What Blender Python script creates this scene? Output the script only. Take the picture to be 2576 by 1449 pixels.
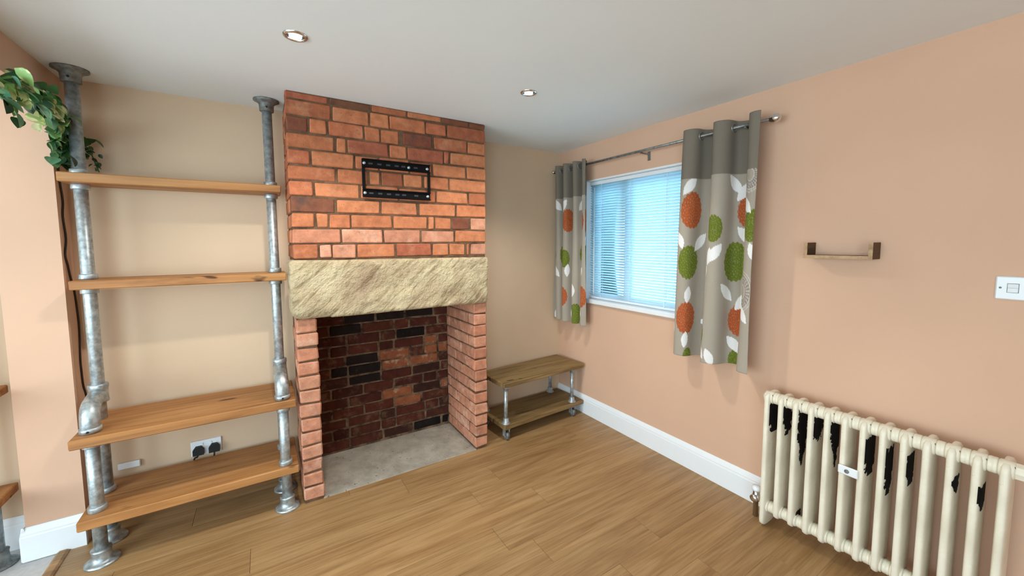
import bpy, bmesh, math, random
import numpy as np
from mathutils import Vector, Matrix, noise

random.seed(7)
for o in list(bpy.data.objects):
    bpy.data.objects.remove(o)
SC = bpy.context.scene
COL = SC.collection
PI = math.pi

# ------------------------------------------------------------------ measures (metres)
H = 2.25                      # ceiling
XR = 2.257                    # right wall plane
YW = 2.815                    # back wall plane
YC = 2.413                    # chimney breast front
XA, XB = 0.123, 1.287         # chimney breast sides
YN = 2.676                    # pier front
XN0, XN1 = -0.987, -0.792     # pier sides
EYE = 1.4588
YB, XL = -1.9, -3.4           # rear and far left walls

# ------------------------------------------------------------------ camera
cam = bpy.data.cameras.new('camera')
camo = bpy.data.objects.new('camera', cam)
COL.objects.link(camo)
cam.sensor_fit = 'HORIZONTAL'
cam.sensor_width = 36
cam.lens = 993.19 / 2576 * 36
cam.shift_x = (1288 - 1301.65) / 2576
cam.shift_y = (687.43 - 724.5) / 2576
cam.clip_start = 0.02
yaw, pitch, roll = 0.5686, -0.0779, -0.0036
fw = Vector((math.sin(yaw) * math.cos(pitch), math.cos(yaw) * math.cos(pitch), math.sin(pitch)))
r0 = Vector((math.cos(yaw), -math.sin(yaw), 0))
u0 = r0.cross(fw)
cr = r0 * math.cos(roll) + u0 * math.sin(roll)
cu = -r0 * math.sin(roll) + u0 * math.cos(roll)
camo.matrix_world = Matrix(((cr.x, cu.x, -fw.x, 0), (cr.y, cu.y, -fw.y, 0), (cr.z, cu.z, -fw.z, EYE), (0, 0, 0, 1)))
SC.camera = camo

# ------------------------------------------------------------------ world, lights, exposure
w = bpy.data.worlds.new('world')
SC.world = w
w.use_nodes = True
bg = w.node_tree.nodes['Background']
bg.inputs[0].default_value = (0.47, 0.80, 1.0, 1)
bg.inputs[1].default_value = 5.8

def area(name, loc, rot, sx, sy, e, col):
    l = bpy.data.lights.new(name, 'AREA')
    l.shape = 'RECTANGLE'; l.size = sx; l.size_y = sy; l.energy = e; l.color = col
    o = bpy.data.objects.new(name, l)
    o.location = loc; o.rotation_euler = rot
    COL.objects.link(o)
    return o
area('rear_window_daylight', (-1.75, YB - 0.05, 1.25), (PI / 2, 0, 0), 1.9, 1.7, 23, (1.0, 0.95, 0.90))
area('left_window_daylight', (XL - 0.05, 0.2, 1.3), (PI / 2, 0, -PI / 2), 2.8, 1.6, 63, (1.0, 0.95, 0.90))

SC.view_settings.view_transform = 'Standard'
SC.view_settings.look = 'None'
SC.view_settings.exposure = 0.08
SC.view_settings.gamma = 1.0
SC.view_settings.use_curve_mapping = False

# ------------------------------------------------------------------ materials
def srgb(r, g, b):
    f = lambda c: (c / 255 / 12.92) if c / 255 <= 0.04045 else ((c / 255 + 0.055) / 1.055) ** 2.4
    return (f(r), f(g), f(b), 1)

class NT:
    def __init__(s, name):
        s.m = bpy.data.materials.new(name); s.m.use_nodes = True
        s.t = s.m.node_tree; s.b = s.t.nodes['Principled BSDF']
    def n(s, typ, **kw):
        nd = s.t.nodes.new(typ)
        for k, v in kw.items():
            if k.startswith('i_'):
                key = k[2:]; key = int(key) if key.isdigit() else key.replace('_', ' ')
                nd.inputs[key].default_value = v
            else: setattr(nd, k, v)
        return nd
    def l(s, a, b): s.t.links.new(a, b)
    def coords(s, scale=(1, 1, 1), rand=False):
        tc = s.n('ShaderNodeTexCoord'); out = tc.outputs['Object']
        if rand:
            oi = s.n('ShaderNodeObjectInfo')
            mu = s.n('ShaderNodeMath', operation='MULTIPLY', i_1=37.0); s.l(oi.outputs['Random'], mu.inputs[0])
            ad = s.n('ShaderNodeVectorMath', operation='ADD'); s.l(out, ad.inputs[0]); s.l(mu.outputs[0], ad.inputs[1])
            out = ad.outputs[0]
        mp = s.n('ShaderNodeMapping'); mp.inputs['Scale'].default_value = scale
        s.l(out, mp.inputs['Vector'])
        return mp.outputs[0]
    def noise(s, vec, scale, detail=4, rough=0.5, dist=0.0):
        nd = s.n('ShaderNodeTexNoise'); nd.inputs['Scale'].default_value = scale
        nd.inputs['Detail'].default_value = detail; nd.inputs['Roughness'].default_value = rough
        nd.inputs['Distortion'].default_value = dist
        if vec is not None: s.l(vec, nd.inputs['Vector'])
        return nd.outputs['Fac']
    def ramp(s, fac, stops):
        nd = s.n('ShaderNodeValToRGB'); e = nd.color_ramp.elements
        while len(e) < len(stops): e.new(0.5)
        for i, (p, c) in enumerate(stops): e[i].position = p; e[i].color = c
        s.l(fac, nd.inputs[0]); return nd.outputs['Color']
    def mix(s, fac, a, b, typ='MIX'):
        nd = s.n('ShaderNodeMixRGB', blend_type=typ)
        for i, v in ((0, fac), (1, a), (2, b)):
            if hasattr(v, 'is_output'): s.l(v, nd.inputs[i])
            else: nd.inputs[i].default_value = v
        return nd.outputs[0]
    def bump(s, h, strength=0.2, dist=0.01):
        nd = s.n('ShaderNodeBump'); nd.inputs['Strength'].default_value = strength; nd.inputs['Distance'].default_value = dist
        s.l(h, nd.inputs['Height']); s.l(nd.outputs[0], s.b.inputs['Normal'])
    def set(s, color=None, rough=None, metal=None, spec=None):
        if color is not None:
            if hasattr(color, 'is_output'): s.l(color, s.b.inputs['Base Color'])
            else: s.b.inputs['Base Color'].default_value = color
        if rough is not None: s.b.inputs['Roughness'].default_value = rough
        if metal is not None: s.b.inputs['Metallic'].default_value = metal
        if spec is not None: s.b.inputs['Specular IOR Level'].default_value = spec
        return s.m

def paint(name, c, rough=0.75, var=0.04, bump=0.06, sc=60):
    t = NT(name); v = t.coords()
    f = t.noise(v, 1.7, 3)
    dark = tuple(x * (1 - var * 2) for x in c[:3]) + (1,)
    col = t.ramp(f, [(0.3, dark), (0.7, c)])
    t.bump(t.noise(v, sc, 3), bump, 0.004)
    return t.set(col, rough, 0, 0.3)

def plain(name, c, rough=0.5, metal=0.0, spec=0.5, sc=25, var=0.06):
    t = NT(name); v = t.coords()
    f = t.noise(v, sc, 3)
    dark = tuple(x * (1 - var * 2) for x in c[:3]) + (1,)
    return t.set(t.ramp(f, [(0.3, dark), (0.7, c)]), rough, metal, spec)

def wood(name, light, mid, dark, sc=1.0, rough=0.5, knots=True, fine=0.5, axis=0, spec=0.4):
    t = NT(name)
    s1 = [9 * sc] * 3; s1[axis] = 0.9 * sc
    s2 = [70 * sc] * 3; s2[axis] = 2.2 * sc
    v1 = t.coords(tuple(s1), True); v2 = t.coords(tuple(s2), True)
    f1 = t.noise(v1, 1.0, 5, 0.55, 1.2); f2 = t.noise(v2, 1.0, 4, 0.6, 0.3)
    col = t.ramp(f1, [(0.28, dark), (0.47, mid), (0.68, light)])
    stre = t.ramp(f2, [(0.35, (0.55, 0.5, 0.45, 1)), (0.55, (1, 1, 1, 1))])
    col = t.mix(fine, col, stre, 'MULTIPLY')
    if knots:
        s3 = [16 * sc] * 3; s3[axis] = 6 * sc
        f3 = t.noise(t.coords(tuple(s3), True), 1.0, 2)
        k = t.ramp(f3, [(0.70, (0, 0, 0, 1)), (0.76, (1, 1, 1, 1))])
        col = t.mix(k, col, tuple(x * 0.35 for x in dark[:3]) + (1,))
    oi = t.n('ShaderNodeObjectInfo')
    tone = t.ramp(oi.outputs['Random'], [(0, (0.95, 0.95, 0.95, 1)), (1, (1.04, 1.03, 1.02, 1))])
    col = t.mix(1.0, col, tone, 'MULTIPLY')
    t.bump(f2, 0.12, 0.003)
    return t.set(col, rough, 0, spec)

def brickmat(name, stops, smear, smear_col, rough=0.9, soot=0.0):
    t = NT(name)
    oi = t.n('ShaderNodeObjectInfo')
    base = t.ramp(oi.outputs['Random'], stops)
    v = t.coords((1, 1, 1), True)
    f = t.noise(v, 22, 5, 0.6)
    base = t.mix(1.0, base, t.ramp(f, [(0.3, (0.72, 0.68, 0.66, 1)), (0.7, (1.15, 1.12, 1.1, 1))]), 'MULTIPLY')
    f2 = t.noise(v, 9, 5, 0.65)
    base = t.mix(t.ramp(f2, [(0.54, (0, 0, 0, 1)), (0.70, (smear, smear, smear, 1))]), base, smear_col)
    f3 = t.noise(v, 110, 2)
    base = t.mix(t.ramp(f3, [(0.66, (0, 0, 0, 1)), (0.72, (0.5, 0.5, 0.5, 1))]), base, (0.10, 0.05, 0.03, 1))
    t.bump(t.noise(v, 75, 5, 0.65), 0.5, 0.006)
    return t.set(base, rough, 0, 0.2)

M = {}
M['peach'] = paint('peach_wall_paint', srgb(217, 178, 151))
M['cream'] = paint('cream_wall_paint', srgb(218, 191, 161))
M['ceil'] = paint('ceiling_paint', srgb(241, 248, 251), var=0.015)
M['white'] = plain('white_gloss_paint', srgb(236, 240, 243), 0.3, var=0.006)
M['plastic'] = plain('white_plastic', srgb(232, 238, 242), 0.35, var=0.006)
M['floor'] = wood('oak_laminate', srgb(178, 143, 99), srgb(163, 127, 84), srgb(144, 108, 68), 1.5, 0.42, False, 0.5)
M['floor_base'] = plain('floor_substrate', srgb(70, 52, 34), 0.9)
M['lfloor'] = plain('pale_grey_flooring', srgb(205, 202, 200), 0.8, sc=60)
M['board'] = wood('stained_scaffold_board', srgb(192, 140, 86), srgb(172, 118, 66), srgb(128, 82, 42), 1.0, 0.5)
M['bench'] = wood('brown_waxed_board', srgb(156, 130, 86), srgb(132, 106, 66), srgb(92, 70, 40), 1.3, 0.55)
M['timber'] = wood('shaded_timber', srgb(96, 66, 36), srgb(78, 50, 24), srgb(54, 32, 14), 2.0, 0.6, False)  # shade of the shelf's side faces put into the colour
M['lit_edge'] = wood('lit_timber_edge', srgb(196, 166, 130), srgb(180, 148, 112), srgb(150, 118, 84), 2.0, 0.6, False, 0.3)  # light on the shelf's front edges put into the colour
M['strip'] = wood('threshold_oak', srgb(190, 150, 96), srgb(165, 124, 76), srgb(128, 92, 52), 1.5, 0.45, False)

def galv(name, c, lo, hi):
    t = NT(name); v = t.coords()
    f = t.noise(v, 42, 4, 0.6)
    t.set(t.ramp(f, [(0.35, c[0]), (0.65, c[1])]), None, 0.7)
    r = t.ramp(t.noise(v, 25, 3), [(0.3, (lo, lo, lo, 1)), (0.7, (hi, hi, hi, 1))])
    t.l(r, t.b.inputs['Roughness'])
    return t.m
M['galv'] = galv('galvanised_steel', (srgb(146, 155, 158), srgb(198, 206, 208)), 0.34, 0.52)
M['galv_dark'] = galv('dark_cast_metal', (srgb(104, 108, 108), srgb(150, 154, 152)), 0.45, 0.65)  # dark tone also paints the unlit look of the ceiling flanges
M['steel'] = galv('brushed_rod_steel', (srgb(120, 122, 122), srgb(160, 162, 160)), 0.3, 0.45)
M['chrome'] = plain('chrome', (0.75, 0.77, 0.79, 1), 0.15, 1.0)
M['dark_baffle'] = plain('dark_lamp_baffle', srgb(70, 78, 80), 0.4, 0.6)
M['black'] = plain('black_powder_coat', srgb(14, 12, 13), 0.7, 0, 0.15)
M['slot'] = plain('slot_grey', srgb(58, 56, 64), 0.6)
M['rubber'] = plain('black_rubber', srgb(14, 14, 14), 0.6)
M['cable'] = plain('dark_brown_cable', srgb(50, 34, 20), 0.6)
M['peel'] = plain('bare_black_iron', srgb(16, 14, 15), 0.85, 0, 0.2, 60, 0.2)

redstops = [(0.0, srgb(152, 90, 64)), (0.12, srgb(180, 112, 78)), (0.45, srgb(194, 126, 88)), (0.75, srgb(186, 115, 80)), (0.93, srgb(172, 100, 74)), (1.0, srgb(152, 90, 68))]
M['brick'] = brickmat('red_facing_brick', redstops, 0.35, srgb(206, 158, 122))
M['brick_dark'] = brickmat('burnt_shaded_brick', [(0, srgb(128, 74, 56)), (1, srgb(120, 82, 62))], 0.75, srgb(74, 64, 60))  # dark bricks; also stands in for shade on the sliver course
M['brick_jamb'] = brickmat('jamb_brick', [(0, srgb(182, 124, 98)), (0.5, srgb(204, 148, 120)), (1, srgb(194, 132, 104))], 0.5, srgb(226, 190, 168))
M['brick_fire'] = brickmat('firebox_brick', [(0, srgb(66, 32, 26)), (0.5, srgb(92, 48, 36)), (0.85, srgb(82, 48, 36)), (1, srgb(60, 36, 30))], 0.42, srgb(146, 114, 88))
M['brick_soot_shade'] = brickmat('soot_shade_brick', [(0, srgb(22, 18, 18)), (1, srgb(40, 30, 28))], 0.2, srgb(70, 58, 50))  # real soot patch, plus shade painted at the top and low right
M['brick_pale'] = brickmat('limewashed_brick', [(0, srgb(140, 84, 58)), (1, srgb(156, 96, 66))], 0.9, srgb(214, 186, 152))
def mortar(name, a, b):
    t = NT(name); v = t.coords(); f = t.noise(v, 14, 6, 0.65)
    t.bump(t.noise(v, 120, 4), 0.6, 0.006)
    return t.set(t.ramp(f, [(0.35, a), (0.65, b)]), 0.95, 0, 0.1)
M['mortar'] = mortar('brown_mortar', srgb(80, 60, 46), srgb(120, 94, 72))
M['mortar_fire'] = mortar('soot_shade_mortar', srgb(56, 42, 35), srgb(138, 114, 92))  # darkened for shade high in the firebox as well as soot

def stone():
    t = NT('yellow_sandstone'); tc = t.n('ShaderNodeTexCoord')
    mr = t.n('ShaderNodeMapping'); mr.inputs['Rotation'].default_value = (0, math.radians(42), 0)
    mp = t.n('ShaderNodeMapping'); mp.inputs['Scale'].default_value = (3.0, 6, 17)
    t.l(tc.outputs['Object'], mr.inputs[0]); t.l(mr.outputs[0], mp.inputs[0])
    tool = t.noise(mp.outputs[0], 1.6, 5, 0.6, 0.8)
    v = t.coords()
    big = t.noise(v, 5.5, 5, 0.6, 0.6)
    col = t.ramp(big, [(0.3, srgb(166, 140, 114)), (0.45, srgb(196, 176, 142)), (0.62, srgb(214, 198, 162)), (0.8, srgb(192, 166, 118))])
    col = t.mix(0.8, col, t.ramp(tool, [(0.36, (0.5, 0.45, 0.38, 1)), (0.5, (1, 1, 1, 1))]), 'MULTIPLY')  # tooling grooves shaded in the colour so the relief shows
    ht = t.mix(0.55, tool, t.noise(v, 60, 5, 0.6))
    t.bump(ht, 1.0, 0.03)
    return t.set(col, 0.92, 0, 0.15)
M['stone'] = stone()
def hearthm():
    t = NT('grey_hearth_stone'); v = t.coords()
    c = t.ramp(t.noise(v, 7, 6, 0.7), [(0.3, srgb(142, 134, 121)), (0.7, srgb(186, 178, 163))])
    c = t.mix(t.ramp(t.noise(v, 55, 3), [(0.66, (0, 0, 0, 1)), (0.72, (1, 1, 1, 1))]), c, srgb(96, 90, 80))
    t.bump(t.noise(v, 60, 4), 0.3, 0.005)
    return t.set(c, 0.85, 0, 0.2)
M['hearth'] = hearthm()

def radm():
    t = NT('aged_cream_enamel'); v = t.coords()
    c = t.ramp(t.noise(v, 6, 5, 0.6), [(0.3, srgb(218, 209, 186)), (0.65, srgb(240, 233, 214))])
    spots = t.ramp(t.noise(v, 34, 3, 0.6), [(0.72, (0, 0, 0, 1)), (0.755, (1, 1, 1, 1))])
    c = t.mix(spots, c, srgb(120, 110, 78))
    t.bump(t.noise(v, 40, 4), 0.15, 0.004)
    return t.set(c, 0.38, 0, 0.5)
M['rad'] = radm()

def cloth():
    t = NT('printed_curtain_cloth')
    at = t.n('ShaderNodeAttribute', attribute_name='Print')
    v = t.coords()
    wv = t.noise(v, 420, 2)
    c = t.mix(0.25, at.outputs['Color'], t.ramp(wv, [(0.35, (0.7, 0.7, 0.7, 1)), (0.65, (1.1, 1.1, 1.1, 1))]), 'MULTIPLY')
    t.bump(wv, 0.15, 0.001)
    return t.set(c, 0.95, 0, 0.1)
M['cloth'] = cloth()

def slatm():
    t = NT('white_blind_slat'); t.set(srgb(226, 236, 242), 0.4)
    tr = t.n('ShaderNodeBsdfTranslucent'); tr.inputs[0].default_value = (0.80, 0.92, 0.97, 1)
    mx = t.n('ShaderNodeMixShader'); mx.inputs[0].default_value = 0.7
    out = t.t.nodes['Material Output']
    t.l(t.b.outputs[0], mx.inputs[1]); t.l(tr.outputs[0], mx.inputs[2]); t.l(mx.outputs[0], out.inputs[0])
    return t.m
M['slat'] = slatm()
def glassm():
    t = NT('window_glass')
    tr = t.n('ShaderNodeBsdfTransparent'); tr.inputs[0].default_value = (0.93, 0.97, 0.98, 1)
    gl = t.n('ShaderNodeBsdfGlossy'); gl.inputs['Roughness'].default_value = 0.03
    fr = t.n('ShaderNodeFresnel'); fr.inputs[0].default_value = 1.45
    mx = t.n('ShaderNodeMixShader'); out = t.t.nodes['Material Output']
    t.l(fr.outputs[0], mx.inputs[0]); t.l(tr.outputs[0], mx.inputs[1]); t.l(gl.outputs[0], mx.inputs[2]); t.l(mx.outputs[0], out.inputs[0])
    return t.m
M['glass'] = glassm()
def emit(name, c, s):
    t = NT(name); t.set((0.9, 0.9, 0.9, 1), 0.4)
    t.b.inputs['Emission Color'].default_value = c; t.b.inputs['Emission Strength'].default_value = s
    return t.m
M['lamp'] = emit('lit_lamp_face', (0.93, 0.98, 1.0, 1), 14)
def leafm(name, a, b, edge):
    t = NT(name); oi = t.n('ShaderNodeObjectInfo')
    c = t.ramp(oi.outputs['Random'], [(0, a), (1, b)])
    f = t.noise(t.coords((1, 1, 1), True), 28, 3)
    c = t.mix(t.ramp(f, [(0.52, (0, 0, 0, 1)), (0.6, (edge[3],) * 3 + (1,))]), c, tuple(edge[:3]) + (1,))
    return t.set(c, 0.45, 0, 0.5)
cr_ = srgb(206, 210, 140)
M['leaf_dark'] = leafm('dark_green_leaf', srgb(22, 54, 26), srgb(52, 100, 46), cr_[:3] + (0.0,))
M['leaf_var'] = leafm('variegated_leaf', srgb(84, 138, 72), srgb(132, 168, 92), cr_[:3] + (0.9,))
M['leaf_blue'] = leafm('blue_green_leaf', srgb(64, 118, 92), srgb(98, 150, 112), cr_[:3] + (0.2,))
M['leaf_cream'] = leafm('cream_leaf', srgb(196, 200, 132), srgb(220, 214, 170), srgb(120, 150, 70)[:3] + (0.7,))
M['ground'] = plain('outdoor_paving', srgb(186, 206, 204), 0.9)

# ------------------------------------------------------------------ mesh builder
class MB:
    def __init__(s): s.v = []; s.f = []; s.sm = []
    def add(s, vs, fs, smooth=False):
        b = len(s.v); s.v += [tuple(v) for v in vs]
        s.f += [tuple(b + i for i in f) for f in fs]; s.sm += [smooth] * len(fs)
        return s
    def box(s, x0, x1, y0, y1, z0, z1, bev=0.0, jit=0.0, fn=None):
        c = ((x0 + x1) / 2, (y0 + y1) / 2, (z0 + z1) / 2); h = (abs(x1 - x0) / 2, abs(y1 - y0) / 2, abs(z1 - z0) / 2)
        if bev <= 0:
            vs = [(c[0] + h[0] * a, c[1] + h[1] * b, c[2] + h[2] * d) for a in (-1, 1) for b in (-1, 1) for d in (-1, 1)]
            fs = [(0, 1, 3, 2), (4, 6, 7, 5), (0, 4, 5, 1), (2, 3, 7, 6), (0, 2, 6, 4), (1, 5, 7, 3)]
        else:
            bev = min(bev, min(h) * 0.8)
            vs = []; idx = {}
            for a in (-1, 1):
                for b in (-1, 1):
                    for d in (-1, 1):
                        sg = (a, b, d)
                        j = [random.uniform(-jit, jit) for _ in range(3)]
                        for ax in range(3):
                            p = [c[k] + sg[k] * (h[k] - (0 if k == ax else bev)) + j[k] for k in range(3)]
                            idx[(sg, ax)] = len(vs); vs.append(p)
            fs = []
            for ax in range(3):
                o1, o2 = [k for k in range(3) if k != ax]
                for sv in (-1, 1):
                    q = []
                    for (a, b) in ((-1, -1), (1, -1), (1, 1), (-1, 1)):
                        sg = [0, 0, 0]; sg[ax] = sv; sg[o1] = a; sg[o2] = b
                        q.append(idx[(tuple(sg), ax)])
                    fs.append(tuple(q))
                for a in (-1, 1):
                    for b in (-1, 1):
                        s0 = [0, 0, 0]; s0[o1] = a; s0[o2] = b
                        s1 = list(s0); s0[ax] = -1; s1[ax] = 1
                        fs.append((idx[(tuple(s0), o1)], idx[(tuple(s1), o1)], idx[(tuple(s1), o2)], idx[(tuple(s0), o2)]))
            for a in (-1, 1):
                for b in (-1, 1):
                    for d in (-1, 1):
                        fs.append(tuple(idx[((a, b, d), ax)] for ax in range(3)))
        if fn: vs = [fn(v) for v in vs]
        return s.add(vs, fs)
    def lathe(s, prof, origin=(0, 0, 0), axis='Z', n=24, smooth=True, cap=True):
        """prof: list of (radius, height) along the axis"""
        vs = []; fs = []
        for r, h in prof:
            for k in range(n):
                a = 2 * PI * k / n; p = (r * math.cos(a), r * math.sin(a), h)
                if axis == 'X': p = (p[2], p[0], p[1])
                elif axis == 'Y': p = (p[1], p[2], p[0])
                vs.append(tuple(p[i] + origin[i] for i in range(3)))
        for i in range(len(prof) - 1):
            for k in range(n):
                k2 = (k + 1) % n
                fs.append((i * n + k, i * n + k2, (i + 1) * n + k2, (i + 1) * n + k))
        s.add(vs, fs, smooth)
        if cap:
            b = len(s.v) - len(vs)
            s.f.append(tuple(b + k for k in range(n))); s.sm.append(False)
            e = b + (len(prof) - 1) * n
            s.f.append(tuple(e + k for k in range(n))); s.sm.append(False)
        return s
    def tube(s, pts, r, n=12, rs=None):
        pts = [Vector(p) for p in pts]; vs = []; fs = []
        up = Vector((0.13, 0.31, 0.94)).normalized()
        prev = None
        for i, p in enumerate(pts):
            t = (pts[min(i + 1, len(pts) - 1)] - pts[max(i - 1, 0)]).normalized()
            if prev is None:
                a = t.cross(up)
                if a.length < 0.1: a = t.cross(Vector((1, 0, 0)))
                a.normalize()
            else:
                a = (prev - t * prev.dot(t)).normalized()
            prev = a; b = t.cross(a)
            rr = rs[i] if rs else r
            for k in range(n):
                an = 2 * PI * k / n
                vs.append(p + (a * math.cos(an) + b * math.sin(an)) * rr)
        for i in range(len(pts) - 1):
            for k in range(n):
                k2 = (k + 1) % n
                fs.append((i * n + k, i * n + k2, (i + 1) * n + k2, (i + 1) * n + k))
        s.add(vs, fs, True)
        b = len(s.v) - len(vs); e = b + (len(pts) - 1) * n
        s.f.append(tuple(b + k for k in range(n))); s.sm.append(False)
        s.f.append(tuple(e + k for k in range(n))); s.sm.append(False)
        return s
    def torus(s, c, R_, r, axis='Y', n=20, m=8):
        vs = []; fs = []
        for i in range(n):
            a = 2 * PI * i / n
            for k in range(m):
                b = 2 * PI * k / m; q = R_ + r * math.cos(b)
                p = (q * math.cos(a), q * math.sin(a), r * math.sin(b))
                if axis == 'Y': p = (p[0], p[2], p[1])
                elif axis == 'X': p = (p[2], p[0], p[1])
                vs.append(tuple(c[j] + p[j] for j in range(3)))
        for i in range(n):
            for k in range(m):
                fs.append((i * m + k, i * m + (k + 1) % m, ((i + 1) % n) * m + (k + 1) % m, ((i + 1) % n) * m + k))
        return s.add(vs, fs, True)
    def prism(s, prof, axis, a0, a1):
        """prof: polygon of 2-D points in the two other axes, extruded from a0 to a1"""
        n = len(prof); vs = []
        for a in (a0, a1):
            for p in prof:
                v = list(p); v.insert(axis, a); vs.append(v)
        fs = [tuple(range(n)), tuple(range(n, 2 * n))] + [(i, (i + 1) % n, n + (i + 1) % n, n + i) for i in range(n)]
        return s.add(vs, fs)

ORG = {}
def obj(name, mb, mat, parent=None, origin=None, base=False):
    vs = np.array(mb.v, float)
    if origin is None:
        lo, hi = vs.min(0), vs.max(0); origin = (lo + hi) / 2
        if base: origin[2] = lo[2]
    origin = np.array(origin, float)
    me = bpy.data.meshes.new(name)
    me.from_pydata((vs - origin).tolist(), [], mb.f)
    bm = bmesh.new(); bm.from_mesh(me); bmesh.ops.recalc_face_normals(bm, faces=bm.faces); bm.to_mesh(me); bm.free()
    me.polygons.foreach_set('use_smooth', mb.sm)
    if mat is not None: me.materials.append(M[mat] if isinstance(mat, str) else mat)
    o = bpy.data.objects.new(name, me); COL.objects.link(o)
    ORG[o.name] = origin
    if parent is not None:
        o.parent = parent; o.location = origin - ORG[parent.name]
    else: o.location = origin
    return o
def tag(o, label=None, cat=None, group=None, kind=None):
    if label: o['label'] = label
    if cat: o['category'] = cat
    if group: o['group'] = group
    if kind: o['kind'] = kind
    return o
def thing(name, label, cat, loc, group=None):
    o = bpy.data.objects.new(name, None); COL.objects.link(o); o.location = loc; o.empty_display_size = 0.05
    ORG[o.name] = np.array(loc, float)
    return tag(o, label, cat, group)
def struct(name, mb, mat, parent=None, label=None):
    o = obj(name, mb, mat, parent)
    if parent is None: o['kind'] = 'structure'
    if label: o['label'] = label
    return o

# ================================================================== SETTING
# floor base, then oak planks
fl = struct('floor', MB().box(-0.86, XR + 0.05, YB, YW + 0.3, -0.08, -0.012), 'floor_base', label='oak laminate floor of long boards running along the fireplace wall')
PW = 0.1705
rows = []
k = 0
y = 2.196 + 4 * PW
ends = {}
while y > YB:
    y1 = y; y0 = max(y - PW, YB); y -= PW
    if y0 > YW: continue
    rows.append((y0, min(y1, YW)))
fixed = {1.4288: 1.05, 2.1108: -0.12, 1.2583: 1.585}
for (y0, y1) in rows:
    ym = (y0 + y1) / 2; a = None
    for kf, xf in fixed.items():
        if abs(ym - kf) < 0.03: a = xf
    if a is None: a = random.uniform(-0.8, 2.2)
    L = 1.28
    xs = [a + L * i for i in range(-4, 5)]
    xs = [x for x in xs if -0.78 < x < 2.18]
    xs = [-0.858] + xs + [XR]
    for x0, x1 in zip(xs[:-1], xs[1:]):
        obj('plank', MB().box(x0 + 0.0006, x1 - 0.0006, y0 + 0.0002, y1 - 0.0002, -0.012, 0, 0.0006), 'floor', fl)
struct('floor', MB().box(XL, -0.862, YB, YW, -0.08, -0.004), 'lfloor', label='pale grey flooring beyond the wooden threshold')
struct('trim_1', MB().prism([(-0.892, -0.004), (-0.848, -0.004), (-0.848, 0.003), (-0.858, 0.009), (-0.882, 0.009), (-0.892, 0.002)], 1, YB, YN - 0.02), 'strip', label='oak threshold strip between wooden and pale grey floors')

struct('ceiling', MB().box(XL, XR + 0.2, YB, YW + 0.3, H, H + 0.12), 'ceil', label='white painted ceiling')
wb = MB()
wb.box(XL, 0.19, YW, YW + 0.3, 0, H).box(1.23, XR + 0.2, YW, YW + 0.3, 0, H)
struct('wall_back', wb, 'cream', label='cream painted back wall in the alcoves')
# right wall with the window opening
WY0, WY1, WZ0, WZ1 = 1.40, 2.474, 0.985, 1.962
wr = MB()
T = 0.2
wr.box(XR, XR + T, YB, WY0, 0, H).box(XR, XR + T, WY1, YW, 0, H).box(XR, XR + T, WY0, WY1, 0, WZ0).box(XR, XR + T, WY0, WY1, WZ1, H)
struct('wall_right', wr, 'peach', label='peach painted wall with the window')
# pier and the dropped beam over the opening to the left room
wl = MB().box(XN0, XN1, YN, YW, 0, H).box(XN0, XN1, YB, YN, 2.10, H)
struct('wall_left', wl, 'peach', label='peach painted wall pier and dropped beam beside the shelving')
wre = MB().box(XL, -2.7, YB - 0.15, YB, 0, H).box(-0.8, XR + T, YB - 0.15, YB, 0, H).box(-2.7, -0.8, YB - 0.15, YB, 0, 0.4).box(-2.7, -0.8, YB - 0.15, YB, 2.1, H)
struct('wall_rear', wre, 'peach', label='rear wall behind the camera')
wf = MB().box(XL - 0.15, XL, YB, -1.2, 0, H).box(XL - 0.15, XL, 1.6, YW, 0, H).box(XL - 0.15, XL, -1.2, 1.6, 0, 0.5).box(XL - 0.15, XL, -1.2, 1.6, 2.1, H)
struct('wall_far', wf, 'cream', label='far wall of the left room')

def skirt_prof(sk=0.157):
    return [(0, 0), (0.018, 0), (0.018, sk - 0.042), (0.0155, sk - 0.036), (0.0155, sk - 0.028), (0.010, sk - 0.014), (0.006, sk - 0.004), (0.004, sk), (0, sk)]
struct('baseboard_right', MB().prism([(XR - a, b) for a, b in skirt_prof()], 1, 1.0, YW), 'white', label='white moulded skirting board under the window')
sb = MB().prism([(YN - a, b) for a, b in skirt_prof()], 0, XN0 - 0.012, XN1)
sb.prism([(XN0 - a, b) for a, b in skirt_prof()], 1, YN - 0.012, YW)
struct('baseboard_left', sb, 'white', label='white moulded skirting board around the pier')
struct('baseboard_back', MB().prism([(YW - a, b) for a, b in skirt_prof()], 0, XL, XN0 - 0.018), 'white', label='white skirting board in the far left alcove')
struct('ground', MB().box(XR + 0.3, 16, -6, 10, -0.4, -0.3), 'ground', label='paving outside the window')

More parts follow.
